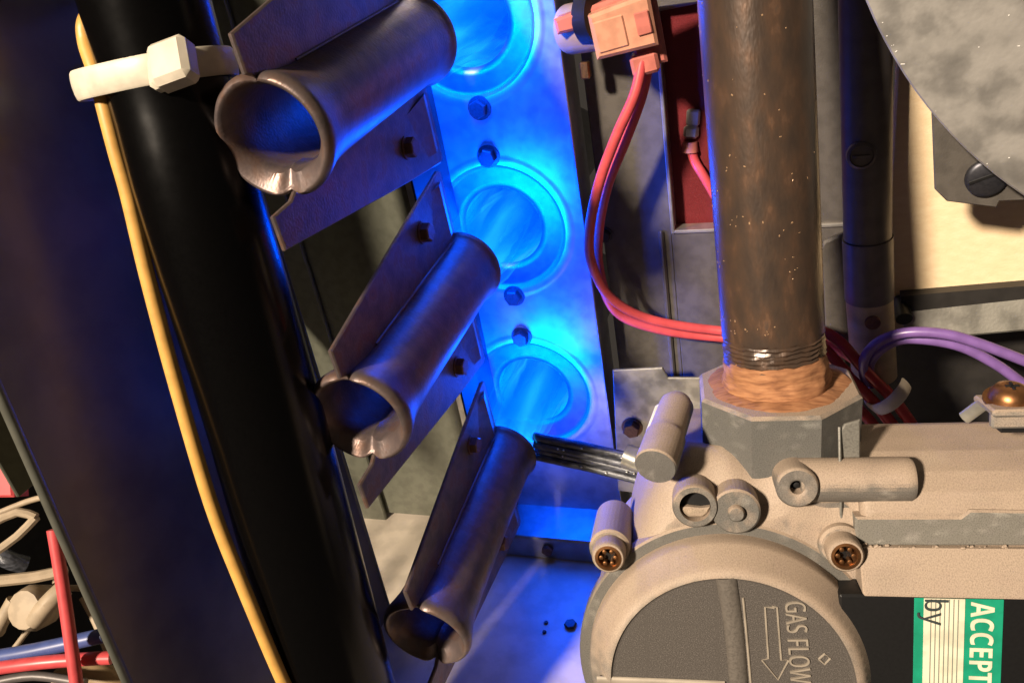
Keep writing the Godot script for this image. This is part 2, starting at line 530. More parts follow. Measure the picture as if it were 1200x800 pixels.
func setting() -> void:
	# the galvanised plate in front of the heat exchanger, pierced for three burners
	var plate := thing("burner_plate", "galvanised steel plate with three round burner holes glowing blue", "metal plate")
	structure(plate)
	var s := Shape.new()
	var dish := [Vector2(24.2, -1.2), Vector2(25.2, 0.1), Vector2(26.6, 0.4), Vector2(28.0, 0.2), Vector2(29.2, 0.0)]
	var cuts := [115.0, 34.3, -39.9, -114.0]
	for k in 3:
		pierced(s, -40.0, 29.0, cuts[k + 1], cuts[k], -5.0, HOLES[k], dish)
	s.quad(mm(-40, -138, 0), mm(29, -138, 0), mm(29, -114, 0), mm(-40, -114, 0))
	s.quad(mm(-40, -150, 0), mm(-21, -150, 0), mm(-21, -138, 0), mm(-40, -138, 0))
	put("sheet", s, "plate", plate, 30.0)
	s = Shape.new()
	s.quad(mm(-240, -150, -0.5), mm(-40, -150, -0.5), mm(-40, 115, -0.5), mm(-240, 115, -0.5))
	put("olive_sheet", s, "olive", plate)
	s = Shape.new()
	s.box(Vector3(29.35, -11.5, 0.0), Vector3(0.7, 253, 15.4), 0.3)
	put("folded_edge", s, "plate", plate)
	for y in [43.0, 25.6, -30.7, -49.1]:
		s = Shape.new()
		put("hex_screw", hex_head(s.at(mm(-4.4, y, 0.0), Basis(Vector3.BACK, y)), 3.3, 3.4, 4.3), "dark_screw", plate)
	for k in 3:
		s = Shape.new().at(mm(-5.0, HOLES[k], 0))
		s.lathe([Vector2(24.3, -1.2), Vector2(23.0, -1.9), Vector2(18.0, -1.9), Vector2(16.4, -2.2), Vector2(15.2, -3.4)], 64)
		put("heat_darkened_dish", s, "heat_tint", plate)
		s = Shape.new()
		# heat exchanger tube behind each hole, open to the front
		var tube := []
		for q in [Vector2(17.5, -3.0), Vector2(17.5, -60.0), Vector2(17.5, -110.0)]:
			tube.append(q)
		s.at(mm(-5.0, HOLES[k], 0)).lathe(tube, 40)
		s.lathe([Vector2(17.5, -110.0), Vector2(0, -112.0)], 40)
		put("exchanger_tube", s, "tube_inside", plate)
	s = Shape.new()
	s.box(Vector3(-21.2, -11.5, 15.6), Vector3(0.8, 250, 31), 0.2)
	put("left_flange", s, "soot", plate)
	# ledge and lip below the plate
	s = Shape.new()
	s.prism([Vector2(-0.5, -138), Vector2(18, -140), Vector2(18.6, -141), Vector2(18.6, -151.5), Vector2(17.4, -151.5), Vector2(17.4, -141.5), Vector2(-0.5, -139.4)], -40, 60, 0.2)
	for i in s.p.size():
		s.p[i] = Vector3(s.p[i].z, s.p[i].y, s.p[i].x)
	for i in range(0, s.p.size(), 3):
		var w := s.p[i + 1]; s.p[i + 1] = s.p[i + 2]; s.p[i + 2] = w
	put("bottom_ledge", s, "plate", plate, 30.0)
	s = Shape.new()
	put("hex_screw", hex_head(s.at(mm(-3.3, -146.0, 18.6)), 2.6, 2.2, 0.0), "screw", plate)

	s = Shape.new()
	s.box(Vector3(-10, -153.2, 90), Vector3(240, 2, 190), 0.2)
	var floor_ := put("floor", s, "floor")
	structure(tag(floor_, "pale metal floor of the burner compartment under the burners", "floor"))
	for q in [[mm(14.7, -152.2, 53.5), 2.6], [mm(4.4, -152.2, 53.7), 0.9], [mm(5.0, -152.2, 58.5), 0.9], [mm(-27.0, -152.2, 70.3), 1.7]]:
		s = Shape.new()
		put("hex_screw" if q[1] > 2 else "rivet", hex_head(s.at(q[0], UPWARD), q[1], 1.6 if q[1] > 2 else 0.6), "dark_screw", floor_)

	s = Shape.new()
	s.box(Vector3(-113, 64, 72), Vector3(1.2, 172, 140), 0.3)
	tag(put("divider_sheet", s, "olive"), "dark olive sheet standing in shadow behind the hose, left of the top burner", "metal sheet")
	s = Shape.new()
	s.box(Vector3(-98.5, -20, 1.5), Vector3(13, 290, 2.4), 0.6)
	tag(put("corner_strip", s, "olive"), "narrow vertical olive strip on the back plate left of the burners", "metal strip")

	# grey panel to the right of the plate, with its window
	var g := thing("grey_panel", "dull grey sheet metal panel with rectangular window behind the red wires", "panel")
	structure(g)
	s = Shape.new()
	s.box(Vector3(44.6, -20, -8.5), Vector3(25.4, 260, 1.4), 0.3)
	s.box(Vector3(87.3, -60, -8.5), Vector3(60, 100, 1.4), 0.3)
	s.box(Vector3(103.5, 28, -8.5), Vector3(30, 75.6, 1.4), 0.3)
	s.box(Vector3(88, 87, -8.5), Vector3(61.4, 40, 1.4), 0.3)
	put("sheet", s, "grey_panel", g)
	s = Shape.new()
	s.box(Vector3(57.9, 28.6, -10.2), Vector3(1.3, 78.4, 6.5), 0.3)
	s.box(Vector3(88, -9.7, -10.0), Vector3(59, 1.3, 6.5), 0.3)
	put("window_frame", s, "bright", g)
	s = Shape.new()
	s.box(Vector3(53.6, -55, -7.2), Vector3(2.0, 92, 1.6), 0.7)
	put("pressed_rib", s, "grey_panel", g)
	s = Shape.new()
	put("hex_screw", hex_head(s.at(mm(32.7, -9.9, -7.8)), 2.4, 2.4, 3.0), "dark_screw", g)
	s = Shape.new()
	s.box(Vector3(90, 30, -15), Vector3(76, 100, 1), 0.2)
	tag(put("maroon_screen", s, "maroon"), "dark red woven screen inside the window behind the pipe", "screen")
	s = Shape.new()
	s.rod([mm(58, 67.5, -12), mm(86, 69.5, -12)], 2.4, 12, 1)
	tag(put("grey_rod", s, "pole"), "short grey rod crossing the top of the red window", "rod")

	# cream insulation board on the far right and the dark back behind everything
	s = Shape.new()
	s.box(Vector3(190, 20, 5), Vector3(124, 124, 6), 0.5)
	structure(tag(put("wall_board", s, "board"), "cream insulation board on the right below the steel disc", "wall"))
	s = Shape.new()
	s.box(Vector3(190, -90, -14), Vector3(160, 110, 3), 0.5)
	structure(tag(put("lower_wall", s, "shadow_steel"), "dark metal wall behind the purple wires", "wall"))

# ---------------------------------------------------------------- burners

func in_the_mouth(q: Array) -> bool:
	return q[0] < 12.0 and q[1] < 117.5

func burner_tube(s: Shape) -> void:
	# outside from the outlet to the flared mouth, round the lip and back inside; two pressed halves meet at top and bottom
	var prof := [[12.0, 33.0], [13.7, 33.2], [14.0, 34.2], [13.4, 35.4], [12.8, 37.0], [12.5, 42.0], [12.3, 60.0], [12.2, 80.0], [12.2, 97.0], [12.4, 104.0], [12.9, 108.5], [13.7, 112.0], [14.3, 114.2], [14.6, 115.6], [14.5, 116.8], [14.0, 117.7], [13.4, 118.2], [12.8, 118.1], [12.1, 117.3], [11.5, 115.8], [11.0, 113.5], [10.6, 110.0], [10.3, 104.0], [10.4, 90.0], [11.2, 60.0], [11.5, 36.0], [12.0, 33.0]]
	var n := 96
	var rings := []
	for q in prof:
		var r := []
		for k in n:
			var a := TAU * k / n
			var off := minf(absf(angle_difference(a, PI / 2)), absf(angle_difference(a, -PI / 2)))
			var flare: float = maxf(0.0, q[0] - 12.2) if q[1] > 100 else 0.0
			var rad: float = q[0] - flare * 0.35 * exp(-pow(off / 0.2, 2)) - (0.55 if q[1] > 60 else 0.3) * exp(-pow(off / 0.075, 2))
			if q[1] > 100 and in_the_mouth(q): rad -= 2.6 * exp(-pow(angle_difference(a, -PI / 2) / 0.95, 2)) * smoothstep(104.0, 113.0, q[1])
			var z: float = q[1] - (1.6 * exp(-pow(off / 0.14, 2)) if q[1] > 108 else 0.0)
			r.append(Vector3(cos(a) * rad, sin(a) * rad, z) * 0.001)
		rings.append(r)
	for i in rings.size() - 1:
		for k in n:
			var l := (k + 1) % n
			s.quad(rings[i][k], rings[i][l], rings[i + 1][l], rings[i + 1][k])

# a flat flange in the plane across x; outline in (z, y)
func flange(s: Shape, outline: Array, x0: float, x1: float) -> void:
	s.prism(outline, x0, x1, 0.35)

func burners() -> void:
	var b := thing("gas_burner", "top burner tube, mostly in shadow, its flared mouth beside the zip tie", "gas burner", Vector3.ZERO, "burner tubes in a column")
	var s := Shape.new()
	burner_tube(s)
	put("venturi_tube", s, "burner", b, 50.0)
	# (z, y) outlines stand on x: local x of the prism is z, so turn it
	var turn := Basis(Vector3(0, 0, 1), Vector3(0, 1, 0), Vector3(-1, 0, 0))
	for up in [1.0, -1.0]:
		s = Shape.new().at(Vector3.ZERO, turn)
		var far: float = 36.5 if up > 0 else 38.0
		var front: float = 119.5 if up > 0 else 127.0
		flange(s, [Vector2(34, 11.2 * up), Vector2(34, (far - 1) * up), Vector2(36, far * up), Vector2(60, (far - 3.6) * up), Vector2(front, 23.0 * up), Vector2(front, 14.6 * up), Vector2(118.8, 14.4 * up), Vector2(113, 11.6 * up), Vector2(100, 11.0 * up)], -0.7, 0.7)
		put("flange", s, "burner", b)
		s = Shape.new()
		s.at(Vector3.ZERO).rod([mm(0.8, 12.4 * up, 40), mm(0.8, 12.2 * up, 100)], 0.5, 8, 1)
		put("seam", s, "burner", b)
		# crossover channel pressed into the flange next to the outlet
		s = Shape.new()
		var y0: float = 15.0 * up
		var y1: float = 33.0 * up
		var a := [mm(0.7, y0, 36), mm(0.7, y1, 36), mm(1.9, y1, 40), mm(1.9, y0, 40), mm(0.7, y0 + 2 * up, 52), mm(0.7, y1, 44)]
		var mid := mm(0.5, (y0 + y1) / 2, 42)
		for f in [[0, 1, 2], [0, 2, 3], [3, 2, 5], [3, 5, 4], [0, 3, 4], [1, 5, 2]]:
			s.out_tri(mid, a[f[0]], a[f[1]], a[f[2]])
		put("crossover_channel", s, "burner", b, 20.0)
		s = Shape.new()
		put("hex_screw", hex_head(s.at(mm(0.6, 25.0 * up, 57), RIGHTWARD), 3.0, 3.2, 3.6), "screw", b)
	var tilt := Basis(Vector3.RIGHT, 0.052)
	b.transform = Transform3D(tilt, mm(-8.3, 74.5, 0))
	var c := copy(b, "gas_burner", "middle burner tube, warm brown with a blue line along its flange", mm(-8.3, -1.2, 0))
	c = copy(b, "gas_burner", "lowest burner tube, reddish brown, nearest the round valve cover", mm(-8.3, -79.5, 0))
	c.basis = Basis(Vector3.RIGHT, 0.085)

func flames() -> void:
	var where := ["brilliant blue flame above the top burner tube's outlet", "blue flame filling the middle of the three plate holes", "blue flame in the lowest hole above the dark ribbed lead"]
	for k in 3:
		var f := thing("gas_flame", where[k], "flame", mm(-6.0, HOLES[k], 0), "blue flames at the burner outlets")
		var wob := FastNoiseLite.new()
		wob.seed = 40 + k
		wob.frequency = 0.06
		var s := Shape.new()
		for shell in [1.0, 0.86, 0.7, 0.52]:
			var layer := Shape.new()
			layer.lathe([Vector2(15.5 * shell, -46), Vector2(15.4 * shell, -14), Vector2(14.9 * shell, -2), Vector2(13.4 * shell, 16), Vector2(11.6 * shell, 33)], 40)
			layer.rough(wob, 2.2, 1.0 + shell)
			s.p.append_array(layer.p)
		put("flame_sheath", s, "flame_sheath", f, 60.0)
		s = Shape.new()
		s.lathe([Vector2(0.4, -62), Vector2(5.5, -40), Vector2(9.2, -14), Vector2(10.4, 4), Vector2(10.2, 20), Vector2(9.6, 33)], 40)
		s.rough(wob, 3.0, 1.3)
		put("flame_core", s, "flame_core", f, 60.0)
		s = Shape.new()
		for q in [[0.0, 0.0, 4.6], [-4.0, 3.5, 2.2], [4.2, -3.0, 2.4], [3.0, 5.0, 1.8]]:
			s.rod([mm(q[0] * 0.8, q[1] * 0.8, 34), mm(q[0] * 1.1 + 0.6, q[1] * 1.1, 18), mm(q[0] * 1.3 - 0.5, q[1] * 1.4 + 0.6, 0), mm(q[0] * 1.2, q[1] * 1.5, -24)], q[2], 14, 6, [q[2] * 1.15, q[2], q[2] * 0.7, 0.1])
		s.rough(wob, 1.6, 1.6)
		put("flame_tongues", s, "flame_tongue", f, 70.0)
		for q in [[-16.0, 0.009], [12.0, 0.0012]]:
			var l := OmniLight3D.new()
			l.name = "flame_light"
			l.position = mm(0, 0, q[0])
			l.light_color = Color(0.0, 0.29, 1.0)
			l.light_energy = q[1]
			l.light_size = 0.01
			l.omni_range = 2.0
			l.omni_attenuation = 2.0
			l.shadow_enabled = true
			f.add_child(l, true)
		# the jet points at the plate, and so does most of its light
		var jet := SpotLight3D.new()
		jet.name = "flame_jet_light"
		jet.position = mm(0, 0, 28)
		jet.light_color = Color(0.0, 0.29, 1.0)
		jet.light_energy = 0.075
		jet.light_size = 0.01
		jet.spot_angle = 80.0
		jet.spot_angle_attenuation = 1.0
		jet.spot_attenuation = 2.0
		jet.spot_range = 2.0
		jet.shadow_enabled = true
		f.add_child(jet, true)

# ---------------------------------------------------------------- left: partition, black hose, yellow lead, things beyond

func left_side() -> void:
	var w := thing("partition_panel", "tall dark grey metal partition left of the burners, glossy", "panel")
	structure(w)
	var s := Shape.new()
	s.prism([Vector2(49.8, 118), Vector2(140, 140), Vector2(162.8, 29.5), Vector2(170.3, -57), Vector2(183, -200), Vector2(58.3, -200)], -0.6, 0.6, 0.2)
	s.p = turned(s.p, -65.4)
	put("sheet", s, "panel", w)
	s = Shape.new()
	s.rod([mm(-65, 118, 49.7), mm(-65, -200, 58.4)], 0.8, 10, 1)
	put("hemmed_edge", s, "panel_edge", w)
	s = Shape.new()
	s.rod([mm(-65.0, 32.9, 162.8), mm(-65.0, -57.4, 170.6), mm(-65.0, -86.4, 173.1)], 1.3, 10, 1)
	put("hemmed_edge", s, "panel_edge", w)

	s = Shape.new()
	s.rod([mm(-37.3, 109.9, 106.2), mm(-36.0, 80.1, 110.6), mm(-33.2, 52.0, 117.2), mm(-32.9, -6.8, 123.0), mm(-30.9, -89.4, 135.7), mm(-29.1, -118.4, 140.8)], 14.1, 40, 4, [14.1, 14.1, 14.4, 15.4, 16.8, 17.2])
	tag(put("black_hose", s, "hose"), "thick glossy black hose running down past the burner mouths", "hose")

	s = Shape.new()
	s.rod([mm(-56.2, 101.1, 89.6), mm(-55.4, 100.1, 99.6), mm(-51.2, 97.8, 111.5), mm(-51.0, 93.5, 114.5), mm(-48.0, 87.0, 118.3), mm(-46.9, 79.9, 120.8), mm(-46.3, 69.7, 123.3), mm(-46.0, 60.0, 125.1), mm(-46.2, 40.9, 129.0), mm(-45.5, 13.9, 134.5), mm(-43.3, -18.7, 141.4), mm(-38.9, -43.5, 146.7), mm(-33.9, -72.7, 151.7), mm(-31.4, -84.6, 152.8)], 1.9, 12, 6)
	tag(put("yellow_wire", s, "yellow"), "yellow wire lying along the black hose under a zip tie", "wire")

	# zip tie round hose and wire
	var z := thing("zip_tie", "white nylon zip tie round the black hose and yellow wire", "zip tie")
	s = Shape.new()
	var hub := mm(-36.0, 83.8, 109.1)
	var along := (mm(-37.3, 109.9, 106.2) - mm(-33.2, 52.0, 117.2)).normalized()
	var tie_up := (along + (mm(103.6, 107.0, 273.4) - mm(103.2, 107.1, 273.4)) * 0.35).normalized()
	var left := (mm(102.2, 107.2, 273.7) - mm(103.2, 107.1, 273.4)).normalized()
	left = (left - tie_up * left.dot(tie_up)).normalized()
	var near := tie_up.cross(left)
	if near.dot(mm(103.5, 107.5, 274.2) - mm(103.2, 107.1, 273.4)) < 0.0: near = -near
	var loop := []
	for k in 25:
		var a := TAU * k / 24.0
		var r := 14.9 + 5.7 * exp(-pow(angle_difference(a, 0.33) / 0.5, 2))
		loop.append(hub + (left * cos(a) + near * sin(a)) * r * 0.001)
	s.rod(loop, 3.2, 12, 3, [], 0.2, tie_up, true)
	put("strap", s, "nylon", z)
	s = Shape.new()
	var hb := towards(mm(103.3, 107.7, 274.2)-mm(103.2, 107.1, 273.4))
	s.at(mm(-23.9, 87.0, 121.3), hb * Basis(Vector3.BACK, 0.2)).box(Vector3(0, 0, 0), Vector3(9.4, 10.0, 6.0), 1.3)
	s.box(Vector3(-4.6, -0.6, -0.8), Vector3(3.4, 7.4, 4.2), 1.2)
	put("locking_head", s, "nylon", z)

	# beyond the partition's edge, out of reach of the flames
	s = Shape.new()
	s.prism([Vector2(-9, -8), Vector2(9, -8), Vector2(8.4, -4), Vector2(9.3, 0), Vector2(8.4, 4), Vector2(9, 9), Vector2(-9, 9)], -4, 4, 0.8)
	s.p = moved(s.p, mm(-171.8, -45.8, 106.9), hb)
	tag(put("red_block", s, "red"), "red plastic block at the left edge of the view", "plastic block")
	s = Shape.new()
	s.rod([mm(-154.7, -27.6, 101.6), mm(-140.6, -62.5, 116.0), mm(-120.7, -104.9, 132.5)], 1.8, 8, 2, [], 0.4)
	tag(put("cream_strip", s, "cream"), "cream strip standing just behind the dark partition's edge", "trim")
	s = Shape.new()
	s.rod([mm(-164.1, -69.2, 135.7), mm(-147.4, -70.6, 129.7), mm(-137.4, -70.3, 125.4)], 2.0, 8, 2)
	tag(put("tan_bar", s, "cream"), "thin cream bar lying above the white connector", "bar")
	s = Shape.new()
	s.rod([mm(-167.2, -65.3, 126.1), mm(-159.3, -61.5, 120.7), mm(-153.1, -56.8, 115.4)], 1.6, 8, 2)
	s.rod([mm(-153.1, -56.8, 115.4), mm(-159.3, -54.1, 116.4), mm(-167.3, -55.9, 120.7)], 1.6, 8, 2)
	tag(put("white_clip", s, "cream"), "bent white clip under the red plastic block", "clip")
	var k := thing("white_connector", "lumpy white plastic connector above the blue wire at lower left", "connector", mm(-148.0, -79.7, 135.2), "", hb)
	s = Shape.new()
	s.lathe([Vector2(0, -7), Vector2(7, -6), Vector2(8, 0), Vector2(6.5, 4), Vector2(0, 5)], 14)
	put("shell", s, "cream", k)
	s = Shape.new()
	s.rod([mm(3, -4, 2), mm(9, 2, 3), mm(13, 7, 0)], 3.2, 10, 3)
	put("sleeve", s, "cream", k)
	s = Shape.new()
	s.rod([mm(-6, 3, 2), mm(-11, -5, 2), mm(-14, -8, 0)], 2.4, 10, 3)
	put("sleeve", s, "cream", k)
	s = Shape.new()
	s.rod([mm(-121.6, -44.2, 132.0), mm(-119.6, -55.8, 137.8), mm(-117.5, -68.3, 144.3), mm(-114.4, -89.0, 155.0)], 2.0, 12, 4)
	tag(put("red_wire", s, "red"), "upright red wire crossing in front of the blue wire", "wire")
	s = Shape.new()
	s.rod([mm(-154.6, -85.2, 153.3), mm(-135.9, -83.4, 148.4), mm(-112.6, -81.5, 140.1)], 2.5, 12, 4)
	tag(put("blue_wire", s, "blue"), "blue grey wire running level at the lower left corner", "wire")
	s = Shape.new()
	s.rod([mm(-151.8, -86.2, 156.5), mm(-129.8, -84.4, 151.3), mm(-108.9, -86.7, 144.1)], 2.2, 12, 4)
	tag(put("pink_wire", s, "red"), "pinkish red wire running level below the blue wire", "wire")
	s = Shape.new()
	s.rod([mm(-143.3, -107.4, 143.2), mm(-132.0, -106.8, 138.2), mm(-120.7, -115.2, 138.5)], 5.0, 12, 3)
	tag(put("grey_sleeve", s, "ceramic"), "tan sleeve in the lower left corner below the wires", "sleeve")
	s = Shape.new()
	s.rod([mm(-190.4, -76.3, 113.8), mm(-180.9, -79.9, 115.7), mm(-176.9, -84.8, 113.2)], 3.4, 12, 3)
	tag(put("dark_cable", s, "lead"), "dark cable in the gap behind the cream bar", "cable")
	for q in [[[mm(-171.5, -55.9, 117.6), mm(-160.0, -53.7, 111.5), mm(-149.7, -52.0, 108.8)], 1.1, "white wire slanting up behind the red block", "cream"], [[mm(-171.5, -90.6, 137.6), mm(-161.7, -85.9, 128.5), mm(-149.3, -83.3, 123.1), mm(-136.3, -84.8, 119.9)], 1.2, "thin cream wire looping over the white connector", "cream"], [[mm(-160.4, -95.7, 141.0), mm(-155.3, -89.9, 133.1), mm(-149.6, -83.5, 127.0), mm(-149.6, -77.2, 120.9)], 1.0, "thin white wire rising from the blue wire", "cream"], [[mm(-140.9, -86.7, 122.8), mm(-134.7, -94.1, 127.0), mm(-126.9, -102.5, 133.6)], 1.3, "short cream wire beside the upright red wire", "cream"], [[mm(-156.6, -96.1, 154.4), mm(-143.0, -96.5, 149.0), mm(-125.0, -99.9, 146.1)], 1.6, "grey wire along the bottom left corner", "pole"]]:
		s = Shape.new()
		s.rod(q[0], q[1], 10, 5)
		tag(put("thin_wire", s, q[3]), q[2], "wire")
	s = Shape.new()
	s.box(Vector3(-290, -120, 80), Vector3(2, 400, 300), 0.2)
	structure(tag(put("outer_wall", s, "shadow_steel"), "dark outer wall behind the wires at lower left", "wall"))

func turned(p: PackedVector3Array, x: float) -> PackedVector3Array:
	# an outline drawn in (z, y) set upright across x
	var q := PackedVector3Array()
	for v in p: q.append(Vector3(x * 0.001 - v.z, v.y, v.x))
	return q

func moved(p: PackedVector3Array, where: Vector3, turn: Basis) -> PackedVector3Array:
	var q := PackedVector3Array()
	for v in p: q.append(where + turn * v)
	return q

# ---------------------------------------------------------------- pipe and valve

func pipe_and_valve() -> void:
	var vb := Basis(Vector3(0.99000, -0.03086, -0.13767), Vector3(-0.01255, 0.95265, -0.30380), Vector3(0.14053, 0.30249, 0.94274))
	var vo := mm(91.20, -59.00, 135.40)
	var lump := FastNoiseLite.new()
	lump.seed = 11
	lump.frequency = 0.28
	lump.fractal_octaves = 4

	# iron pipe: lathe axis from the valve upwards
	var foot := vo + vb * mm(10.3, 56.5, -33.0)
	var top := vo + vb * mm(5.8, 158.6, -22.5)
	var pd := top - foot
	var p := thing("gas_pipe", "rusty brown iron gas pipe screwed into the top of the valve", "pipe", foot, "", towards(pd))
	var s := Shape.new()
	s.lathe([Vector2(11.0, 0), Vector2(11.5, 7), Vector2(12.0, 13.0), Vector2(12.15, 14.2), Vector2(12.5, 15.2), Vector2(12.5, 160)], 64)
	put("pipe_wall", s, "pipe", p)
	s = Shape.new()
	for k in 620:
		var a := rng.randf_range(-PI, PI)
		var h := 18.0 + 95.0 * pow(rng.randf(), 1.5)
		if lump.get_noise_3d(cos(a) * 5.0, sin(a) * 5.0, h * 0.35) < 0.12: continue
		s.at(mm(cos(a) * 12.5, sin(a) * 12.5, h), Basis(Vector3.BACK, a) * Basis(Vector3.RIGHT, rng.randf() * 3.0)).box(Vector3.ZERO, Vector3(0.16, rng.randf_range(0.15, 0.6), rng.randf_range(0.12, 0.4)), 0.05)
	put("scale_flecks", s, "fleck", p).set_meta("kind", "stuff")
	s = Shape.new()
	var thread := []
	for k in 9:
		thread.append(Vector2(11.8 + 0.05 * k, 5.6 + k * 1.15))
		thread.append(Vector2(12.5, 6.1 + k * 1.15))
	s.lathe(thread, 64)
	s.rough(lump, 0.5, 1.0)
	put("pipe_thread", s, "pipe", p, 30.0)
	s = Shape.new()
	var paste := []
	for k in 17:
		var t := k / 16.0
		paste.append(Vector2(15.6 - 3.0 * pow(t, 0.45) + 0.16 * sin(t * 17.0), -2.0 + t * 11.0))
	paste.append(Vector2(11.8, 9.6))
	s.lathe(paste, 120)
	s.rough(lump, 0.9, 0.35)
	put("pipe_sealant", s, "dope", p, 70.0)

	var v := thing("gas_valve", "dusty cast metal gas valve with round cover and green label", "gas valve", vo, "", vb)
	# --- inlet nut, an octagon under the pipe
	var oct := []
	for k in 8:
		oct.append(Vector2.from_angle(TAU * (k + 0.5) / 8.0) * 20.8)
	var nut := Basis(Vector3.RIGHT, 0.17) * UPWARD
	s = Shape.new().at(mm(10.5, 53.9, -33.0), nut)
	s.prism(oct, -40, 4.0, 0.8)
	dusty("inlet_nut", s, v, Color(0.155, 0.15, 0.135), 0.4, 0.8, 20.0)
	s = Shape.new().at(mm(10.5, 57.6, -33.0), nut)
	s.lathe([Vector2(18.2, -0.2), Vector2(16.6, 0.8), Vector2(14, 1.4), Vector2(11, 1.4)], 64)
	s.rough(lump, 0.8, 0.4)
	put("paste_ring", s, "dope", v, 60.0)
	# tab on the right of the nut
	s = Shape.new()
	s.prism([Vector2(0, 0), Vector2(0, 6.5), Vector2(1.2, 8.4), Vector2(4.6, 9.4), Vector2(4.6, 0)], 0, 1.2, 0.3)
	s.p = moved(s.p, mm(22.5, 44.0, -15.5), Basis.IDENTITY)
	put("tab", s, "casting", v)

	# --- body: a drum behind the cover with sloping shoulders
	s = Shape.new()
	s.at(mm(-4.8, -8.5, 0)).lathe([Vector2(0, -62), Vector2(34, -62), Vector2(35, -60), Vector2(35.5, -12.5), Vector2(0, -12)], 72)
	dusty("drum", s, v)
	s = Shape.new()
	var lie := func(i: int, k: int) -> Vector3:
		var x := -30.0 + i * 2.0
		var z := -11.6 - 50.0 * pow(k / 24.0, 1.6)
		var back := -11.6 - z
		var y := 28.5 + 14.3 * (1.0 - exp(-back / 4.8))
		y -= 26.0 * pow(maxf(0.0, (-14.0 - x) / 16.0), 2.2)
		for boss in [-12.8, -3.2, 11.2]:
			y += 3.6 * exp(-pow((x - boss) / 5.2, 2)) * exp(-pow((back - 8.0) / 11.0, 2))
		return mm(x, y + 0.5 * lump.get_noise_2d(x * 0.5, z * 0.5), z)
	for i in 29:
		for k in 24:
			s.quad(lie.call(i, k), lie.call(i + 1, k), lie.call(i + 1, k + 1), lie.call(i, k + 1))
		var low := mm(0, -30, 0)
		s.quad(lie.call(i, 0) + low, lie.call(i + 1, 0) + low, lie.call(i + 1, 0), lie.call(i, 0))
	for k in 24:
		s.quad(lie.call(0, k) + mm(0, -30, 0), lie.call(0, k), lie.call(0, k + 1), lie.call(0, k + 1) + mm(0, -30, 0))
	dusty("shoulder", s, v, Color(0.17, 0.155, 0.135), -0.25, 0.25, 60.0)
	s = Shape.new()
	s.prism([mm(2.2, 28.7, -18.0), mm(4.3, 33.7, -18.0), mm(23.3, 34.3, -18.0), mm(26.8, 31.0, -18.0), mm(26.8, 15.3, -18.0), mm(1.8, 14.9, -18.0)].map(func(q): return Vector2(q.x, q.y) * 1000.0), -45, -13, 0.8)
	dusty("neck", s, v)

	# --- round cover
	var cc := mm(-4.8, -8.5, 0)
	s = Shape.new().at(cc)
	s.lathe([Vector2(37.0, -16), Vector2(37.6, -15.4), Vector2(37.6, -11.6), Vector2(37.1, -11.0), Vector2(34.4, -10.8)], 96)
	dusty("cover_flange", s, v, Color(0.15, 0.14, 0.12), 0.25, 0.7, 25.0)
	s = Shape.new().at(cc)
	s.lathe([Vector2(34.8, -11.2), Vector2(34.5, -7.2), Vector2(34.0, -6.4), Vector2(31.6, -2.6), Vector2(30.6, -1.0), Vector2(29.6, -0.2), Vector2(28.6, -0.1)], 96)
	dusty("cover_rim", s, v, Color(0.22, 0.205, 0.175), -0.1, 0.35, 60.0)
	s = Shape.new().at(cc)
	s.lathe([Vector2(28.7, -0.1), Vector2(28.2, -0.7), Vector2(27.6, -0.9), Vector2(0, -0.9)], 96)
	put("cover_face", s, "cover_face", v, 30.0)
	# ribs, arrow and lettering cast into the cover
	s = Shape.new()
	s.rod([mm(-5.0, 20.0, -0.9), mm(-3.6, 7.1, -0.9), mm(-2.9, -7.5, -0.9)], 2.0, 14, 2, [2.4, 2.2, 2.2], 0.5, Vector3.RIGHT)
	put("rib", s, "rib_metal", v)
	s = Shape.new()
	s.rod([mm(-1.3, 14.9, -0.8), mm(-0.6, 2.8, -0.8), mm(-0.1, -7.3, -0.8)], 0.3, 8, 2)
	put("rib", s, "raised", v)
	s = Shape.new()
	s.rod([mm(-36.9, -8.3, -0.7), mm(-24.3, -8.2, -0.7), mm(-6.1, -8.2, -0.7)], 1.2, 10, 2, [], 0.5, Vector3.UP)
	put("rib", s, "raised", v)
	s = Shape.new()
	s.rod([mm(5.7, 12.5, -0.8), mm(3.6, 12.7, -0.8), mm(4.1, -0.6, -0.8), mm(2.6, -1.1, -0.8), mm(6.2, -6.1, -0.8), mm(8.7, -0.8, -0.8), mm(7.0, -0.9, -0.8), mm(6.3, 12.7, -0.8), mm(5.2, 12.9, -0.8)], 0.26, 6, 1)
	put("arrow", s, "raised", v)
	s = Shape.new()
	s.rod([mm(15.4, -0.3, -0.8), mm(16.7, 1.1, -0.8), mm(17.9, 0.0, -0.8), mm(16.7, -1.6, -0.8), mm(15.4, -0.3, -0.8)], 0.3, 6, 1)
	put("arrow", s, "raised", v).name = "diamond_mark"
	lettering("lettering", "GAS FLOW", 2.35, 0.7, "raised", v, mm(10.7, 3.9, -0.8), Basis(Vector3.BACK, -PI / 2 + 0.05), false, 0.71)

	# --- screws in ears of the flange
	for q in [[mm(-32.8, 21.8, -6.0), mm(-31.3, 23.0, -13.0)], [mm(22.1, 23.8, -4.5), mm(24.1, 23.5, -13.0)]]:
		var at: Vector3 = q[0]
		s = Shape.new().at(at)
		s.lathe([Vector2(0, -24), Vector2(5.2, -24), Vector2(5.2, -5.4), Vector2(4.6, -4.8), Vector2(0, -4.8)], 32)
		dusty("ear", s, v, Color(0.2, 0.18, 0.15), -0.1, 0.3)
		s = Shape.new().at(at)
		s.lathe([Vector2(4.1, -6), Vector2(4.1, -0.6), Vector2(3.7, 0)], 28)
		s.lathe([Vector2(3.7, 0), Vector2(3.2, 0.1)], 28)
